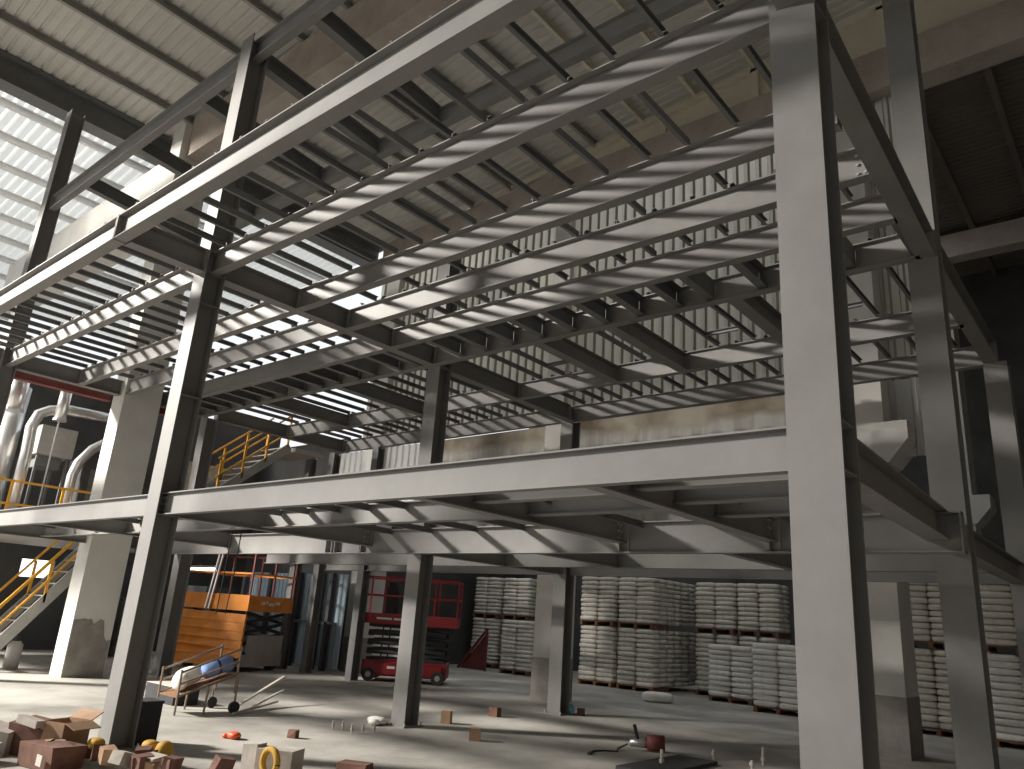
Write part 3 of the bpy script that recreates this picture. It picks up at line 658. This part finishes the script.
m = MB(); m.ell((-12.28,6.75,.54),(.16,.2,.13),Matrix.Rotation(.3,3,'X'),14,9,.7); m.ell((-12.2,6.58,.46),(.16,.1,.13),None,12,8,.8); tag(m.build('sack','sack2',None,True),'crumpled white sack lying on the tipped hand cart','sack')
m = MB(); m.tube([(-12.2,6.98,.62),(-12.2,7.40,.76)],.13,14); o = empty('cloth_roll',(-12.2,7.2,.55),'blue-white cloth roll lying on the tipped hand cart','roll'); m.build('roll','bluecl',o,True); m = MB(); m.tube([(-12.2,7.16,.682),(-12.2,7.19,.692)],.134,14); m.build('band','black',o)
for k,(a,b,nm) in enumerate((((-12.1,7.5,.03),(-12.9,9.0,.45),'longest'),((-12.0,7.7,.02),(-12.6,8.8,.25),'middle'),((-11.7,7.3,.02),(-12.3,8.5,.1),'shortest'))):
    tag(MB().bar(a,b,.05,.03).build('wooden_stick','pale'),'loose wooden stick beside the tipped hand cart, %s of three' % nm,'stick','sticks beside the cart')
o = empty('steel_offcut', (-13.5,7.2,0), 'dark box section offcut with pale top on the floor left of the cart', 'offcut')
m = MB(); m.box((-14.0,6.95,.0),(-13.0,7.4,.28)); m.build('body','black',o); m = MB(); m.box((-14.0,6.95,.281),(-13.0,7.4,.29)); m.build('top','pale',o)
o = empty('crate', (-9.93,4.96,0), 'black crate standing right behind the front-left column foot', 'crate')
m = MB(); m.box((-10.10,4.83,.0),(-9.76,5.1,.47)); m.build('body','black',o); m = MB(); m.box((-10.11,4.82,.47),(-9.75,5.11,.5)); m.build('lid','black',o)
# wooden and brick blocks
def block(x,y,d,mt,label,rz=.4,z=0):
    m = MB(); m.cbox((0,0,d[2]/2),d); o = m.build('block',mt); o.location = (x,y,z); o.rotation_euler = (0,0,rz); return tag(o,label,'block')
block(-9.68,10.1,(.16,.14,.2),'card','pale brown block standing right of the middle column',.5)
block(-9.98,11.7,(.18,.16,.16),'brick','dark red block, farthest of three on the open floor',.2)
block(-8.2,9.2,(.17,.17,.17),'card','pale red block, nearest of three on the open floor',.7)
block(-9.42,13.72,(.14,.12,.13),'brick','small red block beside the light blue plastic',.4)
m = MB(); m.ell((-9.74,13.70,.1),(.15,.12,.1),None,8,5,.9); m.ell((-9.62,13.62,.08),(.1,.1,.08),None,7,4,.9); tag(m.build('plastic_bundle','cyan'),'light blue plastic bundle at the foot of the rear column','bundle')
m = MB(); m.ell((-10.05,8.88,.06),(.2,.13,.06),None,9,5,.9); m.ell((-9.97,8.75,.05),(.1,.09,.05),None,8,5); tag(m.build('rag','sack2',None,True),'white rag lying left of the middle column foot','rag')
m = MB(); m.ell((-9.75,6.15,.045),(.11,.08,.045),None,10,6,.8); m.ell((-9.85,6.08,.03),(.05,.04,.03),None,8,5); tag(m.build('float','redpl',None,True),'small orange-red plastic piece on the sunlit floor','plastic')
# anchor studs
for k,(x,y) in enumerate(((-9.89,7.88),(-9.83,8.02),(-9.47,7.9),(-9.41,8.06),(-9.4,8.27))):
    m = MB(); m.tube([(x,y,0),(x,y,.13)],.013,8); m.tube([(x,y,.05),(x,y,.075)],.024,6); tag(m.build('anchor_stud','pale'),'%s small floor stud from the left, before the middle column' % ORD[k],'stud','floor studs before the middle column')
for k,(x,y,h) in enumerate(((-5.5,9.95,.22),(-5.42,11.35,.13),(-4.78,11.6,.24),(-4.7,11.02,.12))):
    m = MB(); m.tube([(x,y,0.),(x,y,h)],.022,8); m.tube([(x,y,.06),(x,y,.1)],.04,6); tag(m.build('anchor_stud','pale'),'%s floor stud from the left, beside the dark plate near the bottom border' % ORD[k],'stud','floor studs by the dark plate')
tag(MB().box((-5.75,9.2,0),(-5.15,10.9,.05)).build('steel_plate','darkpost'),'dark steel plate on the floor at the bottom border','plate')
# drill
o = empty('power_tool', (-6.35,10.95,0), 'red and grey power tool with black handle lying on the floor', 'tool')
m = MB(); m.tube([(-6.32,10.98,.12),(-6.1,11.12,.13)],.11,14); m.build('motor','maroon',o,True)
m = MB(); m.tube([(-6.52,10.82,.1),(-6.32,10.97,.12)],[.05,.08],12); m.build('gearbox','silver',o,True)
m = MB(); m.tube([(-6.42,10.88,.15),(-6.46,10.84,.36)],.028,8); m.build('handle','black',o)
m = MB(); m.tube([(-6.55,10.8,.08),(-6.6,10.6,.02),(-6.5,10.45,.012),(-6.65,10.3,.012),(-6.7,10.1,.012),(-6.6,9.9,.012)],.012,6); m.build('cord','black',o)
m = MB(); m.tube([(-6.6,9.9,.015),(-6.58,9.82,.015)],.025,8); m.build('plug','black',o)
# hanging cords near the orange lift
for k,(x,y) in enumerate(((-9.98,6.1),(-9.9,6.2))):
    tag(MB().tube([(x-.6,y,2.74),(x-.62+.02*k,y,2.2),(x-.66,y,1.55)],.008,6).build('hanging_cord','black'),'thin dark cord hanging from the lower deck, %s of two' % ('left','right')[k],'cord','hanging cords')
# rubble at the lower left
o = empty('cardboard_box', (-9.45,4.0,0), 'open cardboard box with raised flap on the rubble, lower left', 'box', None, .35)
o.location = (-9.4,3.86,-.08)
t = .012
m = MB(); m.box((-.17,-.17,.12),(.17,.17,.12+t)); m.box((-.17,-.17,.12),(-.17+t,.17,.46)); m.box((.17-t,-.17,.12),(.17,.17,.46)); m.box((-.17,-.17,.12),(.17,-.17+t,.46)); m.box((-.17,.17-t,.12),(.17,.17,.46)); local(o,m,'body','card')
for (c,d,ax,ang) in (((.17,0,.46),(.16,.34,t),'Y',.35),((-.17,0,.46),(-.16,.34,t),'Y',-1.2),((0,.17,.46),(.34,.16,t),'X',.5)):
    m = MB(); Rm = Matrix.Rotation(ang,3,ax); off = Vector((d[0]/2 if abs(d[0])==.16 else 0, d[1]/2 if d[1]==.16 else 0, 0)); m.cbox(Vector(c)+Rm@off,(abs(d[0]),abs(d[1]),d[2]),Rm); local(o,m,'flap','card')
rub = random.Random(3)
def chunk(x,y,z,d,mt,label,rx=0,ry=0,rz=0,grp='broken blocks of the rubble heap',name='broken_block'):
    m = MB(); m.cbox((0,0,0),d); vs = []
    for v in m.v: vs.append(tuple(c*(1+rub.uniform(-.13,.13)) for c in v))
    m.v = vs; o = m.build(name,mt); o.location = (x,y,z); o.rotation_euler = (rx,ry,rz); return tag(o,label,'block',grp)
chunk(-9.0,3.62,.11,(.58,.34,.22),'brick','large dark brown block with grey label patch, lower left rubble',0,0,.2)
tag(MB().box((-8.86,3.425,.06),(-8.73,3.43,.16)).build('paper_label','pale'),'grey paper label on the large brown block, lower left','label')
chunk(-9.75,3.72,.17,(.46,.34,.32),'brick','dark brown rounded block left of the cardboard box',.1,.1,.5)
chunk(-9.55,3.55,.37,(.3,.1,.07),'pale','pale stick-like fragment lying before the cardboard box',0,.1,.3)
chunk(-9.95,3.45,.14,(.3,.25,.26),'pale','pale grey chunk at the far left of the rubble',.2,.1,.7)
chunk(-10.0,3.3,.1,(.26,.2,.2),'brick','brown chunk at the left border of the rubble',.1,.2,.2)
chunk(-9.55,3.15,.1,(.3,.22,.18),'pale','pale slab chunk at the lower left corner',.1,.1,.3)
spots = []
for i in range(20):
    x = -9.15+.08*i+rub.uniform(-.12,.12); y = 3.72+.045*i+rub.uniform(-.22,.28)
    mt = 'pale' if i in (1,9,12) else 'brick' if i%3 else 'card'
    chunk(x,y,.1+rub.uniform(0,.07),(rub.uniform(.11,.24),rub.uniform(.1,.17),rub.uniform(.1,.17)),mt,'%s %s chunk from the left, in the rubble right of the box' % (ORD[i],{'pale':'pale','brick':'red-brown','card':'tan'}[mt]),rub.uniform(-.25,.25),rub.uniform(-.25,.25),rub.uniform(0,3))
def lump(x,y,z,r,mt,label):
    m = MB(); m.ell((0,0,0),r,None,12,8,.8); o = m.build('ochre_helmet_shell',mt,None,True); o.location=(x,y,z); return tag(o,label,'cap','ochre caps in the rubble')
lump(-8.95,4.02,.2,(.1,.08,.06),'yel2','ochre plastic cap lying beside the front-left column foot, left one')
lump(-8.72,4.5,.18,(.1,.08,.06),'yel2','ochre plastic cap just right of the front-left column foot, middle one')
lump(-8.5,4.55,.14,(.09,.09,.12),'yel2','ochre plastic cap at the right end of the rubble')
o = empty('grey_block', (-7.68,5.4,0), 'grey broken concrete block holding an ochre ring, lower left', 'block')
m = MB(); m.cbox((-7.68,5.45,.12),(.42,.3,.24),Matrix.Rotation(.5,3,'Z')); m.build('block','pale',o)
m = MB(); q = [(-7.52+.13*math.cos(a),5.22,.14+.13*math.sin(a)) for a in [i*math.pi/9 for i in range(19)]]; m.tube(q,.035,8,False); m.build('ring','yel2',o,True)
chunk(-7.95,5.3,.13,(.2,.16,.26),'pale','upright grey fragment left of the ochre ring',0,0,.3)
chunk(-7.25,6.15,.05,(.36,.2,.12),'brick','red-brown slab on the bottom border right of the ochre ring',0,0,.4)
chunk(-9.5,6.9,.05,(.12,.1,.1),'brick','tiny brown crumb on the sunlit floor near the hand cart',0,0,.4)
#PART2
# ------------------------------------------------------------------ camera, light, world
R = Matrix([[0.767989, 0.637013, 0.066394], [-0.14048, 0.268684, -0.952929], [-0.624867, 0.722512, 0.295834]])
cam = bpy.data.cameras.new('camera'); co = bpy.data.objects.new('camera', cam); C.objects.link(co)
cam.sensor_fit = 'HORIZONTAL'; cam.sensor_width = 36; cam.lens = 36*757.09/1024
cam.clip_end = 300; cam.clip_start = .05
mw = Matrix.Identity(4)
for i in range(3):
    mw[i][0] = R[0][i]; mw[i][1] = -R[1][i]; mw[i][2] = -R[2][i]
mw.translation = (0,0,1.75); co.matrix_world = mw
SC.camera = co

w = bpy.data.worlds.new('sky'); SC.world = w; w.use_nodes = True
bg = w.node_tree.nodes['Background']; bg.inputs[0].default_value = (.93,.97,1.,1); bg.inputs[1].default_value = 1.05
l = bpy.data.lights.new('skylight_sun','AREA'); lo = bpy.data.objects.new('skylight_sun', l); C.objects.link(lo)
l.shape = 'DISK'; l.size = 3.0; l.energy = 7000; l.spread = math.radians(100); l.color = (1.,.95,.87)
lo.location = (-28,-10,14.5)
lo.rotation_euler = (Vector((-15,6,3.5))-Vector(lo.location)).to_track_quat('-Z','Y').to_euler()
SC.view_settings.view_transform = 'Standard'; SC.view_settings.look = 'None'
SC.view_settings.gamma = 1; SC.view_settings.use_curve_mapping = False
SC.view_settings.exposure = 0.0
